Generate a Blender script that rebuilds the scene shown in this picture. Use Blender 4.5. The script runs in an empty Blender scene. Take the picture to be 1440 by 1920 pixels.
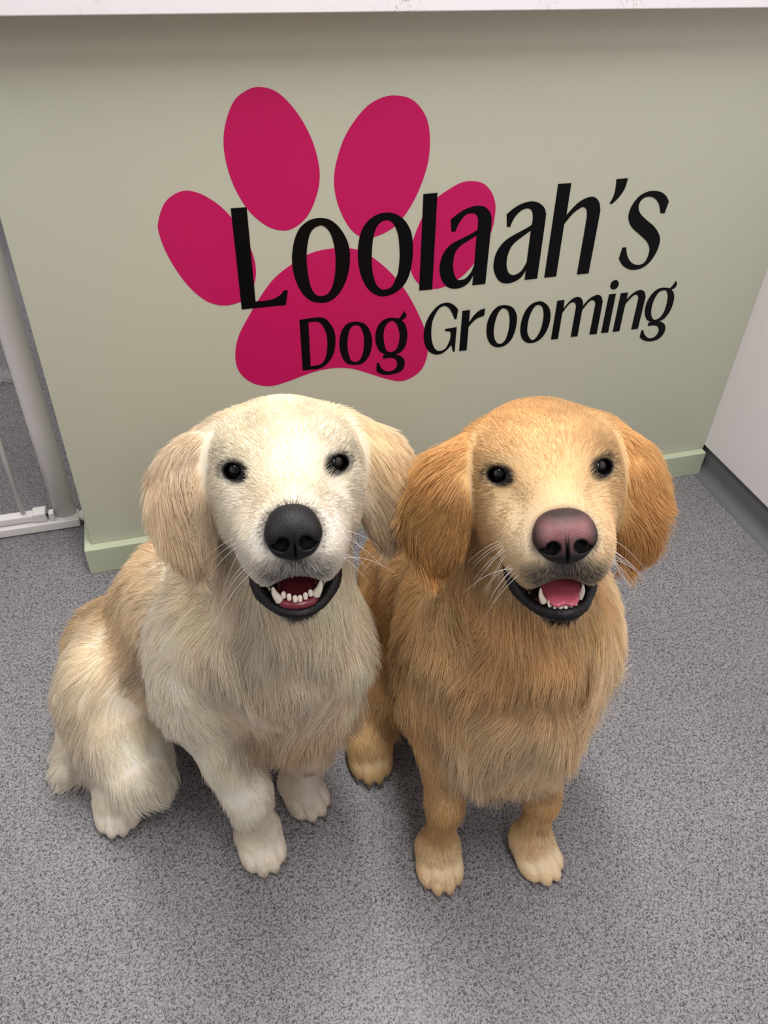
import bpy, math, time
import numpy as np
from mathutils import Matrix, Vector, kdtree

T0 = time.time()
SC = bpy.context.scene
COL = SC.collection
RNG = np.random.default_rng(11)

# ------------------------------------------------------------------ camera
cam = bpy.data.cameras.new('camera')
cam.sensor_fit = 'VERTICAL'
cam.sensor_height = 24.0
cam.lens = 24.0 * 1490.6 / 1920.0
cam.clip_start = 0.02
cam_o = bpy.data.objects.new('camera', cam)
COL.objects.link(cam_o)
cr = Vector((0.9610, -0.2749, 0.0312)).normalized()
cf = Vector((0.2292, 0.7278, -0.6464)).normalized()
cu = cr.cross(cf).normalized()
cr = cf.cross(cu).normalized()
m = Matrix((cr, cu, -cf)).transposed().to_4x4()
m.translation = (0.0, 0.0, 1.15)
cam_o.matrix_world = m
SC.camera = cam_o

# ------------------------------------------------------------------ world, lamps, exposure
SC.view_settings.view_transform = 'Standard'
SC.view_settings.look = 'None'
SC.view_settings.gamma = 1.0
SC.view_settings.use_curve_mapping = False
SC.view_settings.exposure = 0.0
world = bpy.data.worlds.new('room_ambience')
SC.world = world
world.use_nodes = True
bg = world.node_tree.nodes['Background']
bg.inputs[0].default_value = (1.0, 0.98, 0.99, 1)
bg.inputs[1].default_value = 0.21


def area(name, loc, sx, sy, power, rot=(0, 0, 0), col=(1, 0.975, 0.95)):
    l = bpy.data.lights.new(name, 'AREA')
    l.shape = 'RECTANGLE'
    l.size, l.size_y, l.energy, l.color = sx, sy, power, col
    o = bpy.data.objects.new(name, l)
    o.location, o.rotation_euler = loc, rot
    COL.objects.link(o)
    return o


# ceiling battens over the dogs and further left, then two added fill lamps
area('ceiling_batten_or_fill', (0.36, 0.66, 2.45), 0.34, 1.9, 60)
area('ceiling_batten_or_fill', (-1.3, 0.4, 2.45), 0.14, 1.5, 14)
area('ceiling_batten_or_fill', (-0.7, 2.3, 2.45), 0.14, 1.5, 14)  # unseen lamp added to brighten the floor and gate behind the counter
area('ceiling_batten_or_fill', (0.3, -1.5, 2.45), 0.14, 1.5, 19)  # unseen front fill, added to lift the dogs' chests
SC.cycles.max_bounces = 10
SC.cycles.diffuse_bounces = 4
SC.cycles.glossy_bounces = 4
SC.cycles.transmission_bounces = 6


# ------------------------------------------------------------------ helpers
def lin(c):
    c = np.asarray(c, float) / 255.0
    return np.where(c <= 0.04045, c / 12.92, ((c + 0.055) / 1.055) ** 2.4)


def rgba(*c):
    return tuple(lin(c)) + (1.0,)


def mat(name, base=(200, 200, 200), rough=0.5, spec=0.5, metal=0.0, coat=0.0):
    M = bpy.data.materials.new(name)
    M.use_nodes = True
    b = M.node_tree.nodes['Principled BSDF']
    b.inputs['Base Color'].default_value = rgba(*base)
    b.inputs['Roughness'].default_value = rough
    b.inputs['Specular IOR Level'].default_value = spec
    b.inputs['Metallic'].default_value = metal
    b.inputs['Coat Weight'].default_value = coat
    return M


def node(M, kind, **kw):
    n = M.node_tree.nodes.new(kind)
    for k, v in kw.items():
        setattr(n, k, v)
    return n


def link(M, a, b):
    M.node_tree.links.new(a, b)


def mesh_obj(name, verts, faces, material, parent=None, smooth=False):
    me = bpy.data.meshes.new(name)
    me.from_pydata([tuple(map(float, v)) for v in verts], [], faces)
    me.update()
    if smooth:
        me.polygons.foreach_set('use_smooth', np.ones(len(me.polygons), bool))
    if material:
        me.materials.append(material)
    o = bpy.data.objects.new(name, me)
    COL.objects.link(o)
    o.parent = parent
    return o


def tag(o, label=None, cat=None, group=None, kind=None):
    if label:
        o['label'] = label
    if cat:
        o['category'] = cat
    if group:
        o['group'] = group
    if kind:
        o['kind'] = kind
    return o


def empty(name, loc):
    o = bpy.data.objects.new(name, None)
    o.location = loc
    o.empty_display_size = 0.05
    COL.objects.link(o)
    return o


def settle(root):
    """children are built in world space: keep them there under a moved Empty"""
    inv = Matrix.Translation(-Vector(root.location))
    for ch in root.children:
        ch.matrix_parent_inverse = inv


def box(name, lo, hi, material, parent=None, bevel=0.0):
    x0, y0, z0 = lo
    x1, y1, z1 = hi
    v = [(x0, y0, z0), (x1, y0, z0), (x1, y1, z0), (x0, y1, z0), (x0, y0, z1), (x1, y0, z1), (x1, y1, z1), (x0, y1, z1)]
    f = [(0, 3, 2, 1), (4, 5, 6, 7), (0, 1, 5, 4), (1, 2, 6, 5), (2, 3, 7, 6), (3, 0, 4, 7)]
    o = mesh_obj(name, v, f, material, parent)
    if bevel:
        b = o.modifiers.new('bevel', 'BEVEL')
        b.width, b.segments, b.limit_method = bevel, 3, 'ANGLE'
        o.data.polygons.foreach_set('use_smooth', np.ones(len(o.data.polygons), bool))
        w = o.modifiers.new('wn', 'WEIGHTED_NORMAL')
    return o


def tube(name, pts, radii, material, parent=None, sides=14, sy=1.0, caps=True):
    pts = np.asarray(pts, float)
    n = len(pts)
    radii = np.broadcast_to(np.asarray(radii, float), (n,))
    tan = np.gradient(pts, axis=0)
    tan /= np.linalg.norm(tan, axis=1)[:, None]
    up = np.array([0, 0, 1.0]) if abs(tan[0][2]) < 0.9 else np.array([0, 1.0, 0])
    V, F = [], []
    for i in range(n):
        a = np.cross(tan[i], up)
        a /= np.linalg.norm(a)
        b = np.cross(a, tan[i])
        for k in range(sides):
            t = 2 * math.pi * k / sides
            V.append(pts[i] + radii[i] * (a * math.cos(t) + sy * b * math.sin(t)))
    for i in range(n - 1):
        for k in range(sides):
            k2 = (k + 1) % sides
            F.append((i * sides + k, i * sides + k2, (i + 1) * sides + k2, (i + 1) * sides + k))
    if caps:
        F.append(tuple(range(sides))[::-1])
        F.append(tuple((n - 1) * sides + k for k in range(sides)))
    return mesh_obj(name, V, F, material, parent, True)


def spline(pts, per=8, closed=False):
    """Catmull-Rom through 3D points"""
    P = np.asarray(pts, float)
    n = len(P)
    out = []
    for i in range(n if closed else n - 1):
        if closed:
            a, b, c, d = P[(i - 1) % n], P[i], P[(i + 1) % n], P[(i + 2) % n]
        else:
            a, b, c, d = P[max(i - 1, 0)], P[i], P[i + 1], P[min(i + 2, n - 1)]
        for k in range(per):
            t = k / per
            out.append(0.5 * ((2 * b) + (c - a) * t + (2 * a - 5 * b + 4 * c - d) * t * t + (3 * b - a - 3 * c + d) * t ** 3))
    if not closed:
        out.append(P[-1])
    return np.array(out)


# ------------------------------------------------------------------ materials of the room
def floor_material():
    M = mat('speckled_safety_vinyl', (128, 126, 130), 0.42, 0.4)
    b = M.node_tree.nodes['Principled BSDF']
    tc = node(M, 'ShaderNodeTexCoord')
    n1 = node(M, 'ShaderNodeTexNoise')
    n1.inputs['Scale'].default_value = 330
    n1.inputs['Detail'].default_value = 2.0
    n1.inputs['Roughness'].default_value = 0.6
    n1.inputs['Distortion'].default_value = 1.2
    r1 = node(M, 'ShaderNodeValToRGB')
    r1.color_ramp.elements[0].position = 0.40
    r1.color_ramp.elements[0].color = rgba(64, 62, 65)
    r1.color_ramp.elements[1].position = 0.52
    r1.color_ramp.elements[1].color = rgba(138, 135, 138)
    e = r1.color_ramp.elements.new(0.72)
    e.color = rgba(154, 151, 153)
    n2 = node(M, 'ShaderNodeTexNoise')
    n2.inputs['Scale'].default_value = 3.0
    n2.inputs['Detail'].default_value = 4.0
    mx = node(M, 'ShaderNodeMixRGB', blend_type='MULTIPLY')
    r2 = node(M, 'ShaderNodeValToRGB')
    r2.color_ramp.elements[0].position = 0.3
    r2.color_ramp.elements[0].color = (0.86, 0.86, 0.87, 1)
    r2.color_ramp.elements[1].position = 0.7
    r2.color_ramp.elements[1].color = (1, 1, 1, 1)
    mx.inputs[0].default_value = 1.0
    bump = node(M, 'ShaderNodeBump')
    bump.inputs['Strength'].default_value = 0.35
    bump.inputs['Distance'].default_value = 0.0006
    for n in (n1, n2):
        link(M, tc.outputs['Object'], n.inputs['Vector'])
    link(M, n1.outputs['Fac'], r1.inputs[0])
    link(M, n2.outputs['Fac'], r2.inputs[0])
    link(M, r1.outputs[0], mx.inputs[1])
    link(M, r2.outputs[0], mx.inputs[2])
    link(M, mx.outputs[0], b.inputs['Base Color'])
    link(M, n1.outputs['Fac'], bump.inputs['Height'])
    link(M, bump.outputs[0], b.inputs['Normal'])
    return M


def stone_material():
    M = mat('white_veined_stone', (235, 231, 235), 0.25, 0.5)
    b = M.node_tree.nodes['Principled BSDF']
    tc = node(M, 'ShaderNodeTexCoord')
    n1 = node(M, 'ShaderNodeTexNoise')
    n1.inputs['Scale'].default_value = 30
    n1.inputs['Detail'].default_value = 6
    n1.inputs['Distortion'].default_value = 2.0
    ab = node(M, 'ShaderNodeMath', operation='SUBTRACT')
    ab.inputs[1].default_value = 0.5
    ab2 = node(M, 'ShaderNodeMath', operation='ABSOLUTE')
    r = node(M, 'ShaderNodeValToRGB')
    r.color_ramp.elements[0].position = 0.0
    r.color_ramp.elements[0].color = rgba(172, 166, 168)
    r.color_ramp.elements[1].position = 0.012
    r.color_ramp.elements[1].color = rgba(236, 232, 236)
    n2 = node(M, 'ShaderNodeTexNoise')
    n2.inputs['Scale'].default_value = 9
    r2 = node(M, 'ShaderNodeValToRGB')
    r2.color_ramp.elements[0].position = 0.5
    r2.color_ramp.elements[1].position = 0.62
    mx = node(M, 'ShaderNodeMixRGB')
    mx.inputs[1].default_value = rgba(236, 232, 236)
    for n in (n1, n2):
        link(M, tc.outputs['Object'], n.inputs['Vector'])
    link(M, n1.outputs['Fac'], ab.inputs[0])
    link(M, ab.outputs[0], ab2.inputs[0])
    link(M, ab2.outputs[0], r.inputs[0])
    link(M, n2.outputs['Fac'], r2.inputs[0])
    link(M, r2.outputs[0], mx.inputs[0])
    link(M, r.outputs[0], mx.inputs[2])
    link(M, mx.outputs[0], b.inputs['Base Color'])
    return M


def painted(name, base, rough=0.45, bump_s=0.03):
    M = mat(name, base, rough, 0.4)
    b = M.node_tree.nodes['Principled BSDF']
    tc = node(M, 'ShaderNodeTexCoord')
    n1 = node(M, 'ShaderNodeTexNoise')
    n1.inputs['Scale'].default_value = 60
    n1.inputs['Detail'].default_value = 3
    bu = node(M, 'ShaderNodeBump')
    bu.inputs['Strength'].default_value = bump_s
    bu.inputs['Distance'].default_value = 0.002
    link(M, tc.outputs['Object'], n1.inputs['Vector'])
    link(M, n1.outputs['Fac'], bu.inputs['Height'])
    link(M, bu.outputs[0], b.inputs['Normal'])
    return M


M_FLOOR = floor_material()
M_STONE = stone_material()
M_SAGE = painted('sage_green_paint', (190, 191, 173), 0.42)
M_SAGE_TRIM = painted('sage_green_gloss', (186, 194, 168), 0.35)
M_WHITE = painted('white_panel', (226, 221, 224), 0.35)
M_PLINTH = mat('dark_grey_vinyl', (96, 98, 102), 0.45)
M_GATE = mat('white_enamel', (226, 222, 220), 0.3)
M_PINK = mat('magenta_vinyl', (190, 18, 92), 0.4, 0.3)
M_BLACK = mat('black_vinyl', (7, 7, 10), 0.35, 0.12)
M_DARK = mat('dark_plastic', (20, 20, 22), 0.5)

# ------------------------------------------------------------------ the setting
tag(mesh_obj('floor', [(-2.6, -1.6, 0), (1.25, -1.6, 0), (1.25, 3.4, 0), (-2.6, 3.4, 0)], [(0, 1, 2, 3)], M_FLOOR), kind='structure')
tag(box('wall_right', (1.1915, -1.6, 0.072), (1.25, 3.4, 2.5), M_WHITE, bevel=0.002), kind='structure')
# coved vinyl upstand under the white panel
prof = [(1.1975, 0.085)] + [(1.1975 - 0.026 + 0.026 * math.cos(t), 0.026 - 0.026 * math.sin(t)) for t in np.linspace(0, math.pi / 2, 8)] + [(1.1715, -0.002), (1.25, -0.002), (1.25, 0.085)]
pv = [(x, y, z) for y in (-1.6, 3.4) for x, z in prof]
n = len(prof)
pf = [(i, (i + 1) % n, n + (i + 1) % n, n + i) for i in range(n)] + [tuple(range(n))[::-1], tuple(range(n, 2 * n))]
tag(mesh_obj('baseboard_right', pv, pf, M_PLINTH), kind='structure')
tag(box('wall_back', (-2.6, 3.4, 0), (1.25, 3.46, 2.5), M_WHITE), kind='structure')
tag(box('wall_left', (-2.66, -1.6, 0), (-2.6, 3.46, 2.5), M_WHITE), kind='structure')
tag(box('baseboard_back', (-2.6, 3.38, 0), (1.25, 3.40, 0.2), M_DARK), kind='structure')
tag(box('trim_1', (0.2, 0.8515, -0.0005), (1.172, 0.8530, 0.0003), M_PLINTH), kind='structure')

# ------------------------------------------------------------------ the green counter
counter = empty('reception_counter', (0.49, 1.45, 0))
tag(counter, 'sage green reception counter with magenta paw print and black lettering behind the two dogs', 'counter')
box('front_panel', (-0.2061, 1.268, 0.0), (1.1913, 1.288, 0.9703), M_SAGE, counter, 0.0012)
box('end_panel', (-0.2061, 1.2884, 0.0), (-0.188, 1.85, 0.9703), M_SAGE, counter)
box('back_panel', (-0.1878, 1.832, 0.0), (1.1913, 1.85, 0.9703), M_SAGE, counter)
# skirting wraps the front and the left end, mitred at the corner
sv = [(-0.2200, 1.2496), (1.1880, 1.2496), (1.1880, 1.2678), (-0.2063, 1.2678), (-0.2063, 1.85), (-0.2200, 1.85)]
k = len(sv)
vs = [(x, y, z) for z in (0.0, 0.063) for x, y in sv]
fs = [(i, (i + 1) % k, k + (i + 1) % k, k + i) for i in range(k)] + [(3, 2, 1, 0), (5, 4, 3, 0), (6, 7, 8, 9), (6, 9, 10, 11)]
sk = mesh_obj('skirting', vs, fs, M_SAGE_TRIM, counter)
bv = sk.modifiers.new('bevel', 'BEVEL')
bv.width, bv.segments, bv.limit_method = 0.0015, 2, 'ANGLE'


def parse(s):
    out = []
    for t in s.split():
        c = t.endswith('c')
        a, b = t.rstrip('c').split(',')
        out.append((int(a) * 1e-4, int(b) * 1e-4, c))
    return out


def outline(pts, per=6):
    n = len(pts)
    P = np.array([(a, b) for a, b, _ in pts])
    C = [c for *_, c in pts]
    out = []
    for i in range(n):
        j = (i + 1) % n
        b, c = P[i], P[j]
        if C[i] and C[j]:
            out.append(b)
            continue
        a = P[(i - 1) % n] if not C[i] else 2 * b - c
        d = P[(j + 1) % n] if not C[j] else 2 * c - b
        if C[i]:
            a = b - (c - b) * 0.6 + ((c - b) - (d - c)) * 0.3
        if C[j]:
            d = c + (c - b) * 0.6 + ((c - b) - (b - a)) * 0.3
        for q in range(per):
            t = q / per
            out.append(0.5 * ((2 * b) + (c - a) * t + (2 * a - 5 * b + 4 * c - d) * t * t + (3 * b - a - 3 * c + d) * t ** 3))
    return out


def decal(name, loops, y, material, parent):
    cu = bpy.data.curves.new(name, 'CURVE')
    cu.dimensions = '2D'
    cu.fill_mode = 'BOTH'
    cu.extrude = 0.00018
    for l in loops:
        pts = outline(parse(l))
        s = cu.splines.new('POLY')
        s.points.add(len(pts) - 1)
        for q, p in zip(s.points, pts):
            q.co = (p[0], p[1], 0, 1)
        s.use_cyclic_u = True
    tmp = bpy.data.objects.new('tmp', cu)
    COL.objects.link(tmp)
    dg = bpy.context.evaluated_depsgraph_get()
    me = bpy.data.meshes.new_from_object(tmp.evaluated_get(dg))
    bpy.data.objects.remove(tmp)
    bpy.data.curves.remove(cu)
    me.transform(Matrix.Translation((0, y, 0)) @ Matrix.Rotation(math.pi / 2, 4, 'X'))
    me.materials.clear()
    me.materials.append(material)
    me.name = name
    o = bpy.data.objects.new(name, me)
    COL.objects.link(o)
    o.parent = parent
    return o


LETTERS = [
    ('L', ['1280,7016c 1529,7017c 1553,5431c 1727,5427 1881,5455 1992,5517 2044,5584c 2114,5577c 2069,5314c 1309,5310c']),
    ('o', ['2728,6763 2875,6719 3024,6584 3144,6382 3194,6195 3204,6024 3176,5806 3098,5572 2970,5388 2810,5296 2667,5291 2511,5343 2375,5479 2275,5682 2223,5892 2209,6109 2227,6274 2269,6450 2356,6619 2477,6719 2596,6761', '2704,6644 2785,6609 2865,6508 2916,6354 2945,6170 2951,5984 2934,5748 2877,5544 2796,5438 2686,5416 2593,5458 2518,5595 2478,5790 2461,5980 2460,6179 2480,6344 2522,6504 2591,6602']),
    ('o', ['3848,6776 3996,6736 4141,6630 4251,6464 4301,6292 4320,6088 4316,5882 4272,5643 4182,5469 4039,5349 3860,5300 3728,5316 3580,5411 3464,5570 3381,5788 3343,6013 3342,6214 3366,6395 3425,6555 3523,6674 3673,6758', '3830,6649 3908,6620 3982,6529 4043,6373 4073,6171 4085,5981 4071,5742 4021,5584 3953,5458 3823,5424 3741,5462 3665,5568 3612,5751 3587,5945 3588,6148 3606,6376 3656,6538 3738,6629']),
    ('l', ['4447,7038c 4695,7043c 4727,5342c 4480,5344c']),
    ('a', ['4968,6579c 5088,6668 5210,6735 5351,6775 5463,6781 5581,6748 5673,6666 5720,6556 5732,6432 5736,6228 5751,5350c 5495,5348c 5496,5540c 5432,5419 5320,5336 5168,5313 5027,5355 4916,5467 4842,5657 4843,5853 4902,6024 5023,6150 5212,6237 5370,6303 5482,6365c 5477,6466 5463,6574 5415,6638 5347,6661 5251,6650 5163,6565 5108,6462 5077,6364c 5000,6370c', '5473,6267c 5492,5731c 5446,5603 5355,5494 5238,5471 5166,5511 5112,5633 5086,5767 5093,5928 5132,6038 5223,6126 5348,6195']),
    ('a', ['5996,6598c 6100,6683 6223,6751 6351,6785 6467,6789 6591,6749 6689,6674 6740,6578 6757,6437 6782,5359c 6530,5355c 6524,5540c 6447,5410 6316,5337 6176,5320 6047,5362 5945,5473 5873,5648 5872,5831 5913,5974 6013,6111 6153,6204 6344,6293 6455,6348 6509,6384c 6506,6486 6482,6596 6430,6658 6352,6674 6256,6642 6169,6556 6117,6451 6095,6371c 6032,6376c', '6504,6278c 6517,5693c 6443,5547 6347,5479 6260,5475 6182,5528 6128,5659 6116,5810 6140,5939 6193,6049 6315,6152']),
    ('h', ['6889,7057c 7139,7058c 7153,6506c 7293,6665 7407,6750 7547,6796 7664,6778 7761,6685 7804,6563 7817,6443 7838,5364c 7595,5363c 7571,6339 7556,6495 7528,6582 7456,6626 7382,6600 7268,6515 7141,6344c 7168,5364c 6925,5362c']),
    ('apostrophe', ['8006,7073c 8232,7077c 8218,6924 8170,6810 8098,6714 8019,6643c 7969,6655c 8012,6753 8027,6886']),
    ('s', ['9188,6610c 9117,6700 8993,6785 8825,6824 8673,6810 8537,6737 8439,6590 8411,6436 8447,6311 8547,6180 8721,6050 8899,5918 9003,5800 9041,5685 9025,5535 8964,5455 8844,5441 8703,5506 8584,5648 8522,5811c 8441,5813c 8418,5596c 8529,5464 8675,5375 8827,5346 8985,5377 9121,5489 9209,5690 9212,5894 9143,6027 9013,6164 8813,6303 8662,6419 8589,6528 8585,6632 8643,6705 8755,6727 8885,6681 8996,6570 9074,6405c 9161,6402c']),
    ('D', ['2292,5009c 2470,5021 2661,5017 2773,4971 2868,4840 2924,4694 2939,4515 2912,4319 2844,4163 2741,4046 2623,3996 2472,3992 2315,3994c', '2452,4946c 2596,4942 2675,4896 2738,4785 2776,4640 2785,4479 2770,4300 2727,4159 2658,4085 2558,4066 2466,4063c']),
    ('o', ['3326,4864 3459,4818 3561,4701 3619,4525 3627,4379 3597,4199 3522,4059 3420,3988 3283,3987 3146,4041 3062,4173 3016,4361 3010,4506 3047,4697 3129,4820 3228,4861', '3335,4793 3402,4746 3454,4616 3473,4470 3467,4289 3435,4145 3376,4059 3300,4050 3231,4096 3188,4212 3163,4380 3166,4542 3195,4698 3253,4780']),
    ('g', ['4209,4991c 4242,4935 4274,4888c 4239,4830 4178,4801c 4245,4723 4295,4574 4304,4409 4276,4265 4212,4161 4092,4101c 4181,4071 4264,3985 4283,3888 4257,3776 4162,3710 4021,3686 3879,3699 3772,3752 3721,3816c 3731,3973c 3775,3971c 3812,3871 3894,3784 3983,3759 4070,3780 4124,3850 4125,3946 4078,4018 3990,4048 3850,4050c 3848,4112 3882,4131c 3776,4214 3704,4370 3686,4535 3720,4710 3809,4824 3942,4871 4060,4855 4128,4842c 4179,4907', '3995,4804 4064,4761 4120,4648 4153,4500 4143,4337 4096,4213 4002,4168 3914,4216 3867,4351 3845,4499 3856,4659 3912,4769']),
    ('G', ['5269,4889c 5219,4956 5126,5027 5019,5055 4884,5025 4756,4898 4665,4731 4626,4537 4635,4352 4684,4198 4763,4085 4876,4014 5002,4008 5105,4072 5200,4174c 5245,4022c 5281,4022c 5273,4541c 5039,4523c 5042,4486c 5151,4463c 5168,4365 5144,4237 5083,4112 4979,4074 4886,4117 4813,4257 4776,4447 4774,4665 4814,4821 4890,4955 4990,4997 5081,4944 5152,4839 5217,4707c 5252,4706c']),
    ('r', ['5355,4859c 5506,4864c 5513,4611c 5594,4738 5690,4827 5805,4863c 5807,4715c 5689,4683 5606,4628 5514,4519c 5526,4026c 5372,4026c']),
    ('o', ['6238,4883 6374,4819 6468,4682 6499,4531 6493,4326 6436,4142 6321,4031 6175,4010 6036,4074 5935,4220 5891,4394 5890,4579 5949,4755 6043,4862 6129,4889', '6192,4823 6272,4775 6324,4660 6352,4491 6348,4305 6306,4138 6222,4077 6143,4110 6076,4222 6043,4377 6047,4562 6080,4723 6131,4808']),
    ('o', ['6914,4893 7036,4842 7127,4753 7187,4624 7207,4448 7178,4261 7102,4117 7001,4038 6890,4018 6772,4045 6659,4155 6600,4333 6599,4539 6645,4718 6753,4852', '6904,4822 6988,4767 7038,4639 7054,4465 7035,4277 6983,4144 6917,4080 6857,4103 6769,4238 6741,4411 6754,4614 6819,4782']),
    ('m', ['7286,4864c 7437,4870c 7449,4689c 7539,4815 7625,4885 7723,4900 7802,4855 7847,4777 7859,4702c 7954,4822 8043,4880 8133,4904 8211,4870 8263,4785 8283,4671 8305,4049c 8142,4055c 8129,4612 8123,4725 8084,4784 8029,4802 7967,4765 7865,4615c 7881,4048c 7731,4050c 7716,4630 7705,4730 7671,4785 7618,4801 7549,4765 7441,4597c 7455,4040c 7302,4044c']),
    ('i', ['8382,4887c 8533,4890c 8561,4055c 8401,4059c', '8463,5175 8524,5133 8547,5070 8520,5004 8461,4980 8396,5009 8366,5073 8385,5146']),
    ('n', ['8639,4885c 8796,4888c 8804,4741c 8895,4844 8997,4903 9090,4911 9171,4858 9210,4771 9222,4699 9234,4061c 9081,4059c 9066,4644 9055,4758 9021,4810 8974,4822 8910,4787 8800,4643c 8813,4056c 8663,4056c']),
    ('g', ['9812,5033c 9844,5003 9866,4931 9829,4879 9777,4853c 9844,4779 9891,4661 9901,4516 9872,4360 9801,4235 9696,4173c 9782,4141 9859,4066 9891,3972 9878,3868 9797,3771 9667,3732 9522,3749 9417,3792 9328,3863c 9328,4018c 9371,4016c 9421,3920 9514,3834 9600,3804 9686,3829 9740,3914 9729,4005 9671,4072 9579,4097 9457,4096c 9441,4164c 9487,4181c 9383,4251 9315,4361 9282,4480 9284,4636 9339,4786 9431,4882 9542,4913 9649,4903 9726,4886c 9784,4953', '9602,4858 9673,4824 9722,4734 9750,4589 9748,4417 9708,4289 9619,4226 9548,4233 9477,4314 9438,4420 9424,4565 9444,4705 9494,4820']),
]
PADS = [
    ('main_pad', ['2928,6243 3336,6184 3681,5967 4043,5605 4345,5171 4629,4588 4732,4130 4662,3768 4478,3580 4220,3509 3915,3608 3571,3770 3276,3901 2988,3961 2661,3958 2336,3887 2010,3794 1688,3747 1380,3857 1168,4108 1121,4439 1209,4806 1405,5151 1652,5519 1889,5803 2191,6020 2524,6188']),
    ('toe_pad', ['1857,8709 2118,8623 2392,8339 2608,7939 2709,7493 2656,7134 2489,6804 2253,6630 2041,6610 1804,6715 1549,6971 1350,7377 1263,7819 1298,8177 1454,8517 1652,8665']),
    ('toe_pad', ['3917,8532 4195,8454 4420,8203 4505,7854 4474,7430 4284,6928 4002,6555 3670,6391 3409,6392 3186,6579 3006,6941 2938,7316 2993,7670 3148,8039 3415,8361 3665,8501']),
    ('toe_pad', ['663,7322 910,7226 1182,6996 1420,6639 1564,6275 1599,5942 1516,5648 1357,5471 1027,5408 719,5535 445,5863 234,6315 142,6701 162,6900 288,7153 467,7286']),
    ('toe_pad', ['5320,7194 5501,7143 5645,7018 5738,6857 5777,6690 5773,6460 5739,6276 5641,6009 5487,5758 5330,5580 5187,5476 4942,5364 4741,5344 4600,5379 4463,5473 4345,5633 4284,5833 4280,6091 4333,6339 4446,6631 4566,6827 4712,6975 4980,7132 5147,7191']),
]

paw = None
for i, (nm, loops) in enumerate(PADS):
    if i == 0:
        paw = decal('paw_print', loops, 1.26775, M_PINK, counter)
    else:
        decal('toe_pad', loops, 1.26775, M_PINK, paw)
for nm, loops in LETTERS:
    decal('letter', loops, 1.2673, M_BLACK, counter)
settle(counter)

wt = box('worktop', (-0.235, 1.2050, 0.9705), (1.1912, 1.90, 1.0005), M_STONE, bevel=0.002)
tag(wt, 'white veined stone worktop lying along the top of the sage green counter', 'worktop')

# ------------------------------------------------------------------ white safety gate left of the counter
gate = empty('safety_gate', (-0.30, 1.42, 0))
tag(gate, 'white metal safety gate closing the gap left of the green counter', 'gate')
zs = [0.024, 0.2, 0.5, 0.8]
tube('gate_post', [(-0.2665, 1.432, z) for z in (0.022, 0.25, 0.5, 0.8)], 0.0225, M_GATE, gate, 24, 0.75)
box('threshold_rail', (-0.95, 1.403, 0.0015), (-0.2390, 1.440, 0.0225), M_GATE, gate, 0.003)
box('leaf_rail', (-0.95, 1.412, 0.0245), (-0.3250, 1.434, 0.0425), M_GATE, gate, 0.004)
box('hinge_sleeve', (-0.3290, 1.409, 0.0240), (-0.3020, 1.437, 0.0460), M_GATE, gate, 0.003)
box('hinge_block', (-0.2965, 1.408, 0.0225), (-0.2860, 1.424, 0.0440), M_GATE, gate, 0.002)
tube('hinge_pin', [(-0.303, 1.420, 0.033), (-0.296, 1.420, 0.033)], 0.004, M_DARK, gate, 10)
tube('wall_cup', [(-0.2390, 1.42, 0.018), (-0.2300, 1.42, 0.018), (-0.2205, 1.42, 0.018)], [0.009, 0.014, 0.016], M_GATE, gate, 18)
for i in range(8):
    x = -0.3465 - 0.072 * i
    tube('gate_bar', [(x, 1.423, z) for z in (0.040, 0.3, 0.6, 0.8)], 0.0052, M_GATE, gate, 10)
box('top_rail', (-0.95, 1.412, 0.79), (-0.2390, 1.444, 0.815), M_GATE, gate, 0.004)
tube('gate_post', [(-0.9650, 1.428, z) for z in (0.0, 0.25, 0.5, 0.815)], 0.0200, M_GATE, gate, 20, 0.8)
settle(gate)


# ------------------------------------------------------------------ bodies: one smooth surface grown from blended volumes
def nrm(v):
    v = np.asarray(v, float)
    return v / (np.linalg.norm(v, axis=-1, keepdims=True) + 1e-12)


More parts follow.
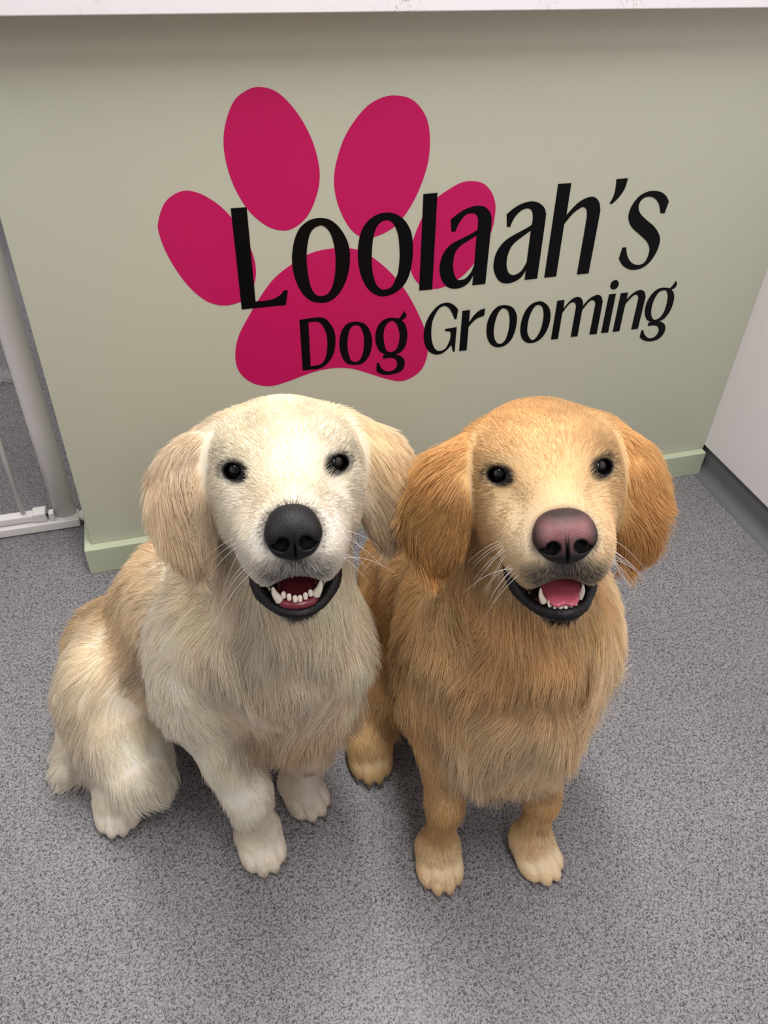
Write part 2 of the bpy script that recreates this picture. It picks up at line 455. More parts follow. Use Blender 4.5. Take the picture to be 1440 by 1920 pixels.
class Body:
    """A list of volumes; each carries the coat it wears (flow, length, colour)."""

    def __init__(self):
        self.P, self.S = [], []
        self.M, self.O = np.eye(3), np.zeros(3)
        self.g = 0            # volumes of one group blend softly with each other, crisply with the rest

    def frame(self, O, M):
        self.O, self.M = np.asarray(O, float), np.asarray(M, float)

    def _p(self, c):
        return self.O + self.M @ np.asarray(c, float)

    def rc(self, a, ra, b, rb, k=0.03, flow=(0, 0, -1), ln=0.03, col=(220, 200, 170), lift=0.25, dens=1.0):
        self.P.append(('c', self._p(a), ra, self._p(b), rb, k, nrm(self.M @ np.asarray(flow, float)), ln, lin(col), lift, dens, self.g))

    def el(self, c, r, rot=(0, 0, 0), k=0.03, flow=(0, 0, -1), ln=0.03, col=(220, 200, 170), lift=0.25, dens=1.0):
        Rm = self.M @ np.array((Matrix.Rotation(math.radians(rot[2]), 3, 'Z') @ Matrix.Rotation(math.radians(rot[1]), 3, 'Y') @ Matrix.Rotation(math.radians(rot[0]), 3, 'X')))
        self.P.append(('e', self._p(c), np.asarray(r, float), Rm, None, k, nrm(self.M @ np.asarray(flow, float)), ln, lin(col), lift, dens, self.g))

    def cut(self, c, r, rot=(0, 0, 0), k=0.004, col=None):
        Rm = self.M @ np.array((Matrix.Rotation(math.radians(rot[2]), 3, 'Z') @ Matrix.Rotation(math.radians(rot[1]), 3, 'Y') @ Matrix.Rotation(math.radians(rot[0]), 3, 'X')))
        self.S.append(('e', self._p(c), np.asarray(r, float), Rm, None, k, None if col is None else lin(col)))

    @staticmethod
    def _d(p, X):
        if p[0] == 'c':
            _, a, ra, b, rb = p[:5]
            ab = b - a
            t = np.clip((X - a) @ ab / (ab @ ab), 0, 1)
            return np.linalg.norm(X - a - t[:, None] * ab, axis=1) - (ra + (rb - ra) * t)
        _, c, r, Rm = p[:4]
        q = (X - c) @ Rm
        k0 = np.linalg.norm(q / r, axis=1)
        k1 = np.linalg.norm(q / (r * r), axis=1) + 1e-9
        return k0 * (k0 - 1) / k1

    GK = 0.009

    def groups(self, X):
        D = {}
        for p in self.P:
            e, g = self._d(p, X), p[11]
            if g not in D:
                D[g] = e
                continue
            k = p[5]
            h = np.maximum(k - np.abs(D[g] - e), 0) / k
            D[g] = np.minimum(D[g], e) - h * h * k * 0.25
        return D

    def dist(self, X):
        D = self.groups(X)
        d = D.pop(0) if 0 in D else D.pop(next(iter(D)))
        for e in D.values():
            k = self.GK
            h = np.maximum(k - np.abs(d - e), 0) / k
            d = np.minimum(d, e) - h * h * k * 0.25
        for s in self.S:
            e = -self._d(s, X)
            k = s[5]
            h = np.maximum(k - np.abs(d - e), 0) / k
            d = np.maximum(d, e) + h * h * k * 0.25
        return d

    def coat(self, X, soft=0.010):
        """blend flow / length / colour / lift / density of the nearest volumes"""
        D = np.stack([self._d(p, X) for p in self.P], 1)
        g = np.array([p[11] for p in self.P])
        G = self.groups(X)
        own = np.stack([G.get(k, np.full(len(X), 9.0)) for k in range(3)], 1).argmin(1)
        D = D + 0.030 * (own[:, None] != g[None])
        W = np.exp(-(D - D.min(1, keepdims=True)) / soft)
        W /= W.sum(1, keepdims=True)
        g = lambda i: np.stack([np.atleast_1d(p[i]) for p in self.P])
        return W @ g(6), (W @ g(7))[:, 0], W @ g(8), (W @ g(9))[:, 0], (W @ g(10))[:, 0]

    def mesh(self, h, pad=0.02):
        lo, hi = np.full(3, 9.0), np.full(3, -9.0)
        for p in self.P:
            if p[0] == 'c':
                for c, r in ((p[1], p[2]), (p[3], p[4])):
                    lo, hi = np.minimum(lo, c - r), np.maximum(hi, c + r)
            else:
                r = np.sqrt(((p[3] * p[2]) ** 2).sum(1))
                lo, hi = np.minimum(lo, p[1] - r), np.maximum(hi, p[1] + r)
        lo, hi = lo - pad, hi + pad
        B = 4
        nb = np.ceil((hi - lo) / (h * B)).astype(int)
        gi = np.stack(np.meshgrid(*[np.arange(k) for k in nb], indexing='ij'), -1).reshape(-1, 3)
        dc = self.dist(lo + (gi + 0.5) * h * B)
        n = nb * B
        F = np.where(dc > 0, 1.0, -1.0).astype(np.float32).reshape(nb)
        F = F.repeat(B, 0).repeat(B, 1).repeat(B, 2)
        act = gi[np.abs(dc) < h * B * 1.9]
        off = np.stack(np.meshgrid(*[np.arange(B)] * 3, indexing='ij'), -1).reshape(-1, 3)
        idx = (act[:, None, :] * B + off[None])
        X = (lo + (idx + 0.5) * h).astype(np.float32)
        Xc = lo + (act + 0.5) * h * B
        G = {}
        for p in self.P:
            k = p[5]
            if p[11] not in G:
                G[p[11]] = np.full(X.shape[:2], 1.0, np.float32)
            d = G[p[11]]
            sel = np.nonzero(self._d(p, Xc) < k + h * B * 4.0 + 0.012)[0]
            if len(sel):
                e = self._d(p, X[sel].reshape(-1, 3)).reshape(len(sel), -1)
                a = d[sel]
                q = np.maximum(k - np.abs(a - e), 0) / k
                d[sel] = np.minimum(a, e) - q * q * k * 0.25
        d = G.pop(0) if 0 in G else G.pop(next(iter(G)))
        for e in G.values():
            q = np.maximum(self.GK - np.abs(d - e), 0) / self.GK
            d = np.minimum(d, e) - q * q * self.GK * 0.25
        for p in self.S:
            k = p[5]
            sel = np.nonzero(self._d(p, Xc) < k + h * B * 4.0 + 0.012)[0]
            if len(sel):
                e = -self._d(p, X[sel].reshape(-1, 3)).reshape(len(sel), -1)
                a = d[sel]
                q = np.maximum(k - np.abs(a - e), 0) / k
                d[sel] = np.maximum(a, e) + q * q * k * 0.25
        ii = idx.reshape(-1, 3)
        F[ii[:, 0], ii[:, 1], ii[:, 2]] = d.ravel()
        # surface nets
        cs = [F[i:n[0] - 1 + i, j:n[1] - 1 + j, k:n[2] - 1 + k] for i in (0, 1) for j in (0, 1) for k in (0, 1)]
        neg = sum((c < 0).astype(np.int8) for c in cs)
        cell = np.argwhere((neg > 0) & (neg < 8))
        vid = np.full(n - 1, -1, np.int64)
        vid[tuple(cell.T)] = np.arange(len(cell))
        val = np.stack([c[tuple(cell.T)] for c in cs], 1)
        cor = np.array([(i, j, k) for i in (0, 1) for j in (0, 1) for k in (0, 1)], float)
        acc, cnt = np.zeros((len(cell), 3)), np.zeros(len(cell))
        for a in range(8):
            for b in range(a + 1, 8):
                if np.abs(cor[a] - cor[b]).sum() != 1:
                    continue
                va, vb = val[:, a], val[:, b]
                mk = (va < 0) != (vb < 0)
                t = np.where(mk, va / np.where(mk, va - vb, 1), 0)
                acc += mk[:, None] * (cor[a] + t[:, None] * (cor[b] - cor[a]))
                cnt += mk
        V = lo + (cell + acc / cnt[:, None] + 0.5) * h
        Q = []
        for ax in range(3):
            u, v = (ax + 1) % 3, (ax + 2) % 3
            sl0 = [slice(None)] * 3
            sl1 = [slice(None)] * 3
            sl0[ax], sl1[ax] = slice(0, -1), slice(1, None)
            A, Bv = F[tuple(sl0)], F[tuple(sl1)]
            e = np.argwhere((A < 0) != (Bv < 0))
            e = e[(e[:, u] > 0) & (e[:, v] > 0) & (e[:, u] < n[u] - 1) & (e[:, v] < n[v] - 1)]
            flip = A[tuple(e.T)] < 0
            q = []
            for du, dv in ((1, 1), (0, 1), (0, 0), (1, 0)):
                c = e.copy()
                c[:, u] -= du
                c[:, v] -= dv
                q.append(vid[tuple(c.T)])
            q = np.stack(q, 1)
            q[~flip] = q[~flip][:, ::-1]
            Q.append(q)
        Q = np.concatenate(Q)
        return V, Q[(Q >= 0).all(1)]


def np_mesh(name, V, Q, material, parent=None, col=None):
    me = bpy.data.meshes.new(name)
    me.vertices.add(len(V))
    me.vertices.foreach_set('co', V.astype(np.float32).ravel())
    me.loops.add(Q.size)
    me.loops.foreach_set('vertex_index', Q.astype(np.int32).ravel())
    me.polygons.add(len(Q))
    me.polygons.foreach_set('loop_start', np.arange(0, Q.size, 4, dtype=np.int32))
    me.polygons.foreach_set('use_smooth', np.ones(len(Q), bool))
    me.update(calc_edges=True)
    if col is not None:
        at = me.attributes.new('coat', 'FLOAT_COLOR', 'POINT')
        at.data.foreach_set('color', np.concatenate([col, np.ones((len(col), 1))], 1).astype(np.float32).ravel())
    me.materials.append(material)
    o = bpy.data.objects.new(name, me)
    COL.objects.link(o)
    o.parent = parent
    return o


def vnormals(V, Q):
    nf = np.cross(V[Q[:, 2]] - V[Q[:, 0]], V[Q[:, 3]] - V[Q[:, 1]])
    N = np.zeros_like(V)
    for i in range(4):
        for a in range(3):
            N[:, a] += np.bincount(Q[:, i], nf[:, a], len(V))
    return nrm(N)


def waves(X, freq, seed, n=7):
    """smooth pseudo noise in -1..1, three channels"""
    r = np.random.default_rng(seed)
    out = np.zeros((len(X), 3))
    for _ in range(n):
        k = nrm(r.normal(size=3)) * freq * r.uniform(0.6, 1.5)
        ph = r.uniform(0, 6.28, 3)
        a = X @ k
        out += np.sin(a[:, None] + ph)
    return out / math.sqrt(n / 2) * 0.7


def strands(name, P, radius, col, material, parent):
    """P: (n, k, 3) points"""
    n, k = P.shape[:2]
    hc = bpy.data.hair_curves.new(name)
    hc.add_curves([k] * n)
    hc.points.foreach_set('position', P.astype(np.float32).ravel())
    at = hc.attributes.get('radius') or hc.attributes.new('radius', 'FLOAT', 'POINT')
    at.data.foreach_set('value', radius.astype(np.float32).ravel())
    ca = hc.attributes.new('coat', 'FLOAT_COLOR', 'CURVE')
    ca.data.foreach_set('color', np.concatenate([col, np.ones((n, 1))], 1).astype(np.float32).ravel())
    hc.materials.append(material)
    o = bpy.data.objects.new(name, hc)
    COL.objects.link(o)
    o.parent = parent
    return o


def coat_material(name, hair):
    M = bpy.data.materials.new(name)
    M.use_nodes = True
    nt = M.node_tree
    b = nt.nodes['Principled BSDF']
    at = nt.nodes.new('ShaderNodeAttribute')
    at.attribute_name = 'coat'
    if hair:
        out = nt.nodes['Material Output']
        b.inputs['Roughness'].default_value = 0.5
        b.inputs['Specular IOR Level'].default_value = 0.25
        nt.links.new(at.outputs['Color'], b.inputs['Base Color'])
        tr = nt.nodes.new('ShaderNodeBsdfTranslucent')
        nt.links.new(at.outputs['Color'], tr.inputs['Color'])
        mx = nt.nodes.new('ShaderNodeMixShader')
        mx.inputs[0].default_value = 0.45
        nt.links.new(b.outputs[0], mx.inputs[1])
        nt.links.new(tr.outputs[0], mx.inputs[2])
        nt.links.new(mx.outputs[0], out.inputs['Surface'])
    else:
        b.inputs['Roughness'].default_value = 0.7
        b.inputs['Specular IOR Level'].default_value = 0.2
        nt.links.new(at.outputs['Color'], b.inputs['Base Color'])
    return M


M_SKIN = coat_material('coat_skin', False)
M_FUR = coat_material('coat_fur', True)
M_WET = mat('wet_black_skin', (22, 20, 22), 0.28, 0.5)
M_LIP = mat('dark_lip', (17, 14, 16), 0.45, 0.3)
_n = node(M_LIP, 'ShaderNodeTexNoise')
_n.inputs['Scale'].default_value = 420
_n.inputs['Detail'].default_value = 3
_c = node(M_LIP, 'ShaderNodeTexCoord')
_m = node(M_LIP, 'ShaderNodeBump')
_m.inputs['Strength'].default_value = 0.6
_m.inputs['Distance'].default_value = 0.0015
link(M_LIP, _c.outputs['Object'], _n.inputs['Vector'])
link(M_LIP, _n.outputs['Fac'], _m.inputs['Height'])
link(M_LIP, _m.outputs[0], M_LIP.node_tree.nodes['Principled BSDF'].inputs['Normal'])
M_TOOTH = mat('tooth_ivory', (232, 222, 205), 0.25, 0.5)
M_TONGUE = mat('pink_tongue', (190, 88, 108), 0.35, 0.5)
M_CLAW = mat('grey_claw', (120, 105, 95), 0.4)


def eye_material():
    M = mat('brown_eye', (16, 12, 11), 0.05, 0.5, coat=0.3)
    b = M.node_tree.nodes['Principled BSDF']
    tc = node(M, 'ShaderNodeTexCoord')
    g = node(M, 'ShaderNodeVectorMath', operation='DISTANCE')
    g.inputs[1].default_value = (0, 0, 0.0118)
    r = node(M, 'ShaderNodeValToRGB')
    r.color_ramp.elements[0].position = 0.0
    r.color_ramp.elements[0].color = rgba(6, 6, 8)
    e = r.color_ramp.elements.new(0.0050 * 50)
    e.color = rgba(6, 6, 8)
    e = r.color_ramp.elements.new(0.0058 * 50)
    e.color = rgba(34, 22, 18)
    r.color_ramp.elements[-1].position = 0.0088 * 50
    r.color_ramp.elements[-1].color = rgba(10, 8, 8)
    mu = node(M, 'ShaderNodeMath', operation='MULTIPLY')
    mu.inputs[1].default_value = 50
    link(M, tc.outputs['Object'], g.inputs[0])
    link(M, g.outputs['Value'], mu.inputs[0])
    link(M, mu.outputs[0], r.inputs[0])
    link(M, r.outputs[0], b.inputs['Base Color'])
    return M


M_EYE = eye_material()

# ------------------------------------------------------------------ golden retrievers
def head(B, C, ears, S):
    """skull, muzzle, jaw and ears in the head's own frame (x to its left, y up, z along the muzzle)"""
    f, t, e = C['face'], C['top'], C['ear']
    sh = dict(ln=0.011, lift=0.12, dens=2.6)
    B.el((0, 0.000, -0.060), (0.070, 0.054, 0.078), k=0.03, flow=(0, 0.35, -1), col=t, **sh)           # skull
    for s in (-1, 1):
        B.el((s * 0.036, 0.016, -0.014), (0.028, 0.018, 0.026), k=0.025, flow=(s * 0.4, 0.8, -0.6), col=t, **sh)   # brow
        B.el((s * 0.047, -0.045, -0.035), (0.027, 0.046, 0.055), k=0.03, flow=(s * 0.35, -0.35, -1), col=f, ln=0.014, lift=0.12, dens=2.4)  # cheek
        B.el((s * 0.050, -0.020, -0.020), (0.016, 0.022, 0.035), k=0.025, flow=(s * 0.5, -0.3, -1), col=f, **sh)
    B.rc((0, -0.004, -0.012), 0.040, (0, -0.030, 0.068), 0.0245, k=0.03, flow=(0, 0.5, -1), col=C['bridge'], ln=0.009, lift=0.10, dens=2.8)
    for s in (-1, 1):
        B.el((s * 0.019, -0.055, 0.058), (0.026, 0.031, 0.043), (0, s * -8, 0), k=0.02, flow=(s * 0.9, -0.75, -0.55), col=C['muzzle'], ln=0.009, lift=0.16, dens=2.8)
        B.el((s * 0.034, -0.062, 0.022), (0.017, 0.030, 0.034), k=0.025, flow=(s * 0.5, -0.6, -0.8), col=f, ln=0.010, lift=0.14, dens=2.4)
        B.el((s * 0.0285, -0.070, 0.046), (0.0135, 0.027, 0.036), (0, s * -6, 0), k=0.016, flow=(s * 0.5, -1, -0.35), col=C['muzzle'], ln=0.010, lift=0.14, dens=2.6)
    # jaw
    B.rc((0, -0.092, -0.045), 0.040, (0, -0.121, 0.040), 0.017, k=0.012, flow=(0, -0.6, -1), col=C['jaw'], ln=0.020, lift=0.2, dens=2.0)
    B.el((0, -0.120, 0.047), (0.024, 0.014, 0.024), (12, 0, 0), k=0.012, flow=(0, -0.9, -0.4), col=C['jaw'], ln=0.012, lift=0.25, dens=2.4)
    # eyelids
    for s in (-1, 1):
        B.el((s * 0.043, 0, -0.009), (0.0150, 0.0145, 0.0150), k=0.010, flow=(s * 0.6, -0.4, -0.6), col=(46, 38, 34), ln=0.003, lift=0.1, dens=2.0)
    # ears: flat hanging leathers, thick at the fold
    for s, (a, o, tip, inn, fl) in zip((-1, 1), ears):
        a, o, tip, inn = map(np.array, (a, o, tip, inn))
        ec = e if s < 0 else C.get('ear2', e)
        mid = (o + inn) / 2
        w = np.linalg.norm(o - inn) / 2
        ang = math.degrees(math.atan2((tip - a)[0], -(tip - a)[1]))
        kw = dict(col=ec, dens=2.5)
        B.rc(a + [-s * 0.004, 0.004, 0], 0.012, a * 0.7 + mid * 0.3, 0.013, k=0.035, flow=(s * 0.8, -1, 0.1), ln=0.018, lift=0.24, **kw)
        B.g = 1 if s < 0 else 2
        B.rc(a, 0.011, (a + mid) / 2 + np.array([s * 0.004, 0, 0]), 0.014, k=0.03, flow=(s * 0.55, -1, 0.1), ln=0.024, lift=0.26, **kw)
        B.el(mid * 0.92 + a * 0.08, (w * 0.84, 0.050, 0.011), (6, s * 22, ang + s * 8), k=0.040, flow=(s * 0.30, -1, 0.05), ln=0.034, lift=0.22, **kw)
        if fl > 0:
            B.el(o * 0.62 + mid * 0.38, (0.018, 0.026, 0.009), (6, s * 22, ang + s * 14), k=0.040, flow=(s * 0.95, -0.8, -0.1), ln=0.020 + 0.024 * fl, lift=0.18, **kw)
        B.el(tip * 0.58 + mid * 0.42, (0.021, 0.040, 0.010), (8, s * 20, ang), k=0.040, flow=(s * -0.10, -1, 0.1), ln=0.030, lift=0.08, col=C.get('tip', ec), dens=2.5)
        B.g = 0
    # mouth hollow, eye openings
    B.cut((0, -0.098, 0.050), (S['mw'], S['mh'], 0.052), (14, 0, 0), k=0.006, col=(30, 8, 11))
    for s in (-1, 1):
        B.cut((s * 0.0445, -0.0003, 0.006), (0.0130, 0.0094, 0.0150), (0, s * 14, s * -7), k=0.003, col=(14, 11, 11))


def paw(B, tip, direction, col, w=0.032, ln=0.010):
    """four toes and the pad mass behind them; tip is where the toes end on the floor"""
    d = nrm(np.array([direction[0], direction[1], 0.0]))
    n = np.array([-d[1], d[0], 0])
    tip = np.array([tip[0], tip[1], 0.0])
    kw = dict(flow=d + np.array([0, 0, -0.3]), col=col, ln=ln * 0.62, lift=0.1, dens=2.4)
    for u, v, r in ((-0.72, 0.026, 0.0125), (-0.26, 0.0145, 0.0145), (0.26, 0.0145, 0.0145), (0.72, 0.026, 0.0125)):
        c = tip - d * v + n * u * w
        ang = math.degrees(math.atan2(d[1], d[0])) + u * -14
        B.el(c + [0, 0, r * 0.98], (0.021, r * 0.80, r), (0, 0, ang), k=0.003, **kw)
    B.el(tip - d * 0.055 + [0, 0, 0.024], (0.032, w * 0.95, 0.024), (0, 0, math.degrees(math.atan2(d[1], d[0]))), k=0.012, **kw)
    return tip - d * 0.056 + [0, 0, 0.030]


def claws(tip, direction, parent, w=0.032):
    d = nrm(np.array([direction[0], direction[1], 0.0]))
    n = np.array([-d[1], d[0], 0])
    tip = np.array([tip[0], tip[1], 0.0])
    for u, v in ((-0.72, 0.026), (-0.26, 0.0145), (0.26, 0.0145), (0.72, 0.026)):
        dd = nrm(d - n * u * -0.15)
        a = tip - d * v + n * u * w + [0, 0, 0.009] + dd * 0.014
        pts = [a, a + dd * 0.006 + [0, 0, -0.0015], a + dd * 0.0105 + [0, 0, -0.0062]]
        tube('claw', pts, [0.0024, 0.0019, 0.0006], M_CLAW, parent, 8)


def finish(name, B, root, frame, S, C, dens, seed, voxel):
    """mesh, skin colours, fur"""
    O, M = frame
    loc = lambda X: (X - O) @ M
    V, Q = B.mesh(voxel)
    flow, ln, col, lift, dn = B.coat(V)
    X = loc(V)
    def marks(X, col, hair=False):
        col = col.copy()
        def mix(w, c):
            nonlocal col
            w = np.clip(w, 0, 1)[:, None]
            col = col * (1 - w) + lin(c) * w
        for s in (-1, 1):
            # dark lids and the smudge at the inner corner
            q = (X - np.array([s * 0.0425, 0.0, 0])) / np.array([0.0178, 0.0122, 0.03])
            mix((1.25 - np.linalg.norm(q, axis=1)) * 4.0, (20, 17, 17))
            q = (X - np.array([s * 0.0265, -0.003, 0.004])) / np.array([0.0095, 0.0075, 0.03])
            mix((1.2 - np.linalg.norm(q, axis=1)) * S['smudge'], C['smudge'])
            q = (X - np.array([s * 0.035, -0.030, 0.012])) / np.array([0.010, 0.014, 0.03])
            mix((1.2 - np.linalg.norm(q, axis=1)) * S['bag'], C['bag'])
        q = (X - np.array([0, -0.074, 0.092])) / np.array([0.034, 0.021, 0.035])
        mix((1.25 - np.linalg.norm(q, axis=1)) * S['grey'] * (np.where(np.random.default_rng(3).random(len(X)) < 0.45, 0.15, 1.0) if hair else 1.0), C['grey'] if hair else (84, 78, 78))
        q = (X - np.array([0, -0.036, 0.092])) / np.array([0.0285, 0.0245, 0.026])
        mix((1.14 - np.linalg.norm(q, axis=1)) * 3.0, C['nose_rim'])
        q = (X - np.array([0, -0.104, 0.040])) / np.array([0.036, 0.0125, 0.042])
        mix((1.15 - np.linalg.norm(q, axis=1)) * 5.0 * (X[:, 1] < -0.088 - 0.0), (44, 16, 20))
        if not hair:
            mix((1.0 - np.linalg.norm((X - np.array([0, -0.037, 0.097])) / np.array([0.0225, 0.0195, 0.022]), axis=1)) * 12, (5, 4, 5))  # skin behind the nostrils painted black, for the dark of the hollows
        # black edge of the lips
        q = (X - np.array([0, -0.124, 0.060])) / np.array([0.024, 0.0085, 0.020])
        mix((1.0 - np.linalg.norm(q, axis=1)) * 3.0, (34, 30, 32))
        return col
    vc = marks(X, col * 0.80)
    for s in B.S:
        if s[6] is not None:
            w = np.clip(1.3 - np.abs(B._d(s, V)) / 0.0025, 0, 1)[:, None]
            vc = vc * (1 - w) + s[6] * w
    body = np_mesh('body', V, Q, M_SKIN, root, vc)
    # ---- fur roots
    N = vnormals(V, Q)
    T = np.concatenate([Q[:, [0, 1, 2]], Q[:, [0, 2, 3]]])
    ar = np.linalg.norm(np.cross(V[T[:, 1]] - V[T[:, 0]], V[T[:, 2]] - V[T[:, 0]]), axis=1) / 2
    dn = dn * (1 + 0.9 * np.clip((0.024 - ln) / 0.013, 0, 1))
    w = ar * dn[T].mean(1)
    tot = int(w.sum() * dens)
    rng = np.random.default_rng(seed)
    ti = rng.choice(len(T), tot, p=w / w.sum())
    bc = rng.dirichlet((1, 1, 1), tot)
    R = (V[T[ti]] * bc[:, :, None]).sum(1)
    Nn = nrm((N[T[ti]] * bc[:, :, None]).sum(1))
    X = loc(R)
    keep = np.ones(tot, bool)
    for s in (-1, 1):
        q = (X - np.array([s * 0.0440, 0.0, 0.004])) / np.array([0.0162, 0.0114, 0.030])
        keep &= np.linalg.norm(q, axis=1) > 1
    q = (X - np.array([0, -0.037, 0.097])) / np.array([0.0245, 0.0215, 0.022])
    keep &= np.linalg.norm(q, axis=1) > 1
    for s in B.S:
        keep &= B._d(s, R) > 0.0012
    keep &= ~((np.abs(X[:, 0]) < 0.03) & (X[:, 1] < -0.105) & (X[:, 1] > -0.127) & (X[:, 2] > 0.05))
    keep &= (R[:, 2] > 0.006)
    R, Nn, X = R[keep], Nn[keep], X[keep]
    n = len(R)
    flow, ln, col, lift, dn = B.coat(R, 0.014)
    col = marks(X, col, True)
    qn = np.linalg.norm((X - np.array([0, -0.037, 0.095])) / np.array([0.0265, 0.0230, 0.024]), axis=1)
    ln = ln * np.where((ln < 0.016) & (X[:, 1] > -0.052), np.clip((qn - 0.75) / 0.8, 0.5, 1.0), 1.0)
    # swirls of the coat
    amp = np.clip(ln / 0.03, 0.15, 1.0)[:, None]
    fl = nrm(flow) + amp * (0.34 * waves(R, 32, seed + 1) + 0.26 * waves(R, 95, seed + 2)) + 0.10 * rng.normal(size=(n, 3))
    tn = nrm(fl - (fl * Nn).sum(1)[:, None] * Nn)
    L = ln * np.where(rng.random(n) < 0.33, rng.uniform(0.28, 0.55, n), rng.uniform(0.65, 1.15, n)) * (1 + 0.22 * waves(R, 70, seed + 3)[:, 0])
    lf = (np.maximum(lift, 0.20 - 5 * ln) * (1 + 0.4 * waves(R, 60, seed + 5)[:, 1]) * rng.uniform(0.6, 1.5, n))[:, None]
    d0 = nrm(tn * np.sqrt(np.maximum(1 - lf ** 2, 0.2)) + Nn * lf)
    K = 5
    s = np.linspace(0, 1, K)[None, :, None]
    sh = np.clip((ln - 0.012) / 0.012, 0, 1)[:, None]
    droop = nrm(tn + sh * np.array([0, 0, -0.55]) - Nn * (0.02 + 0.05 * sh))
    curl = waves(R, 140, seed + 6) * 0.10 * amp
    P = R[:, None] - Nn[:, None] * 0.0003 + L[:, None, None] * (d0[:, None] * (s - 0.30 * s ** 2) + (droop + curl)[:, None] * 0.30 * s ** 2)
    # locks: long strands gather at their tips
    ci = rng.choice(n, max(n // 26, 10), replace=False)
    kd = kdtree.KDTree(len(ci))
    for j, c in enumerate(ci):
        kd.insert(R[c], j)
    kd.balance()
    li = np.nonzero(ln > 0.015)[0]
    near = ci[[kd.find(R[i])[1] for i in li]]
    same = np.linalg.norm(R[li] - R[near], axis=1) < 0.012
    li, near = li[same], near[same]
    f = (rng.uniform(0.15, 0.62, len(li)) * np.clip((ln[li] - 0.012) / 0.02, 0, 1))[:, None, None] * s ** 1.4
    P[li] += f * (P[near] - P[li])
    P[:, :, 2] = np.maximum(P[:, :, 2], 0.0012)
    # colour of each strand
    tone = 1 + 0.065 * rng.normal(size=(n, 1)) + 0.10 * waves(R, 55, seed + 8)[:, :1] + 0.07 * waves(R, 160, seed + 9)[:, :1]
    col = np.clip(col * np.clip(tone, 0.5, 1.5), 0.002, 0.97)
    rad = (S['rad'] * np.clip(0.72 + ln / 0.06, 0.6, 1.25))[:, None] * (1 - 0.80 * s[0, :, 0] ** 1.5)[None]
    fur = strands('fur', P, rad, col, M_FUR, root)
    tag(fur, kind='stuff')
    print(name, 'verts', len(V), 'strands', n, 'long', len(li), 'time', round(time.time() - T0, 1))
    return body


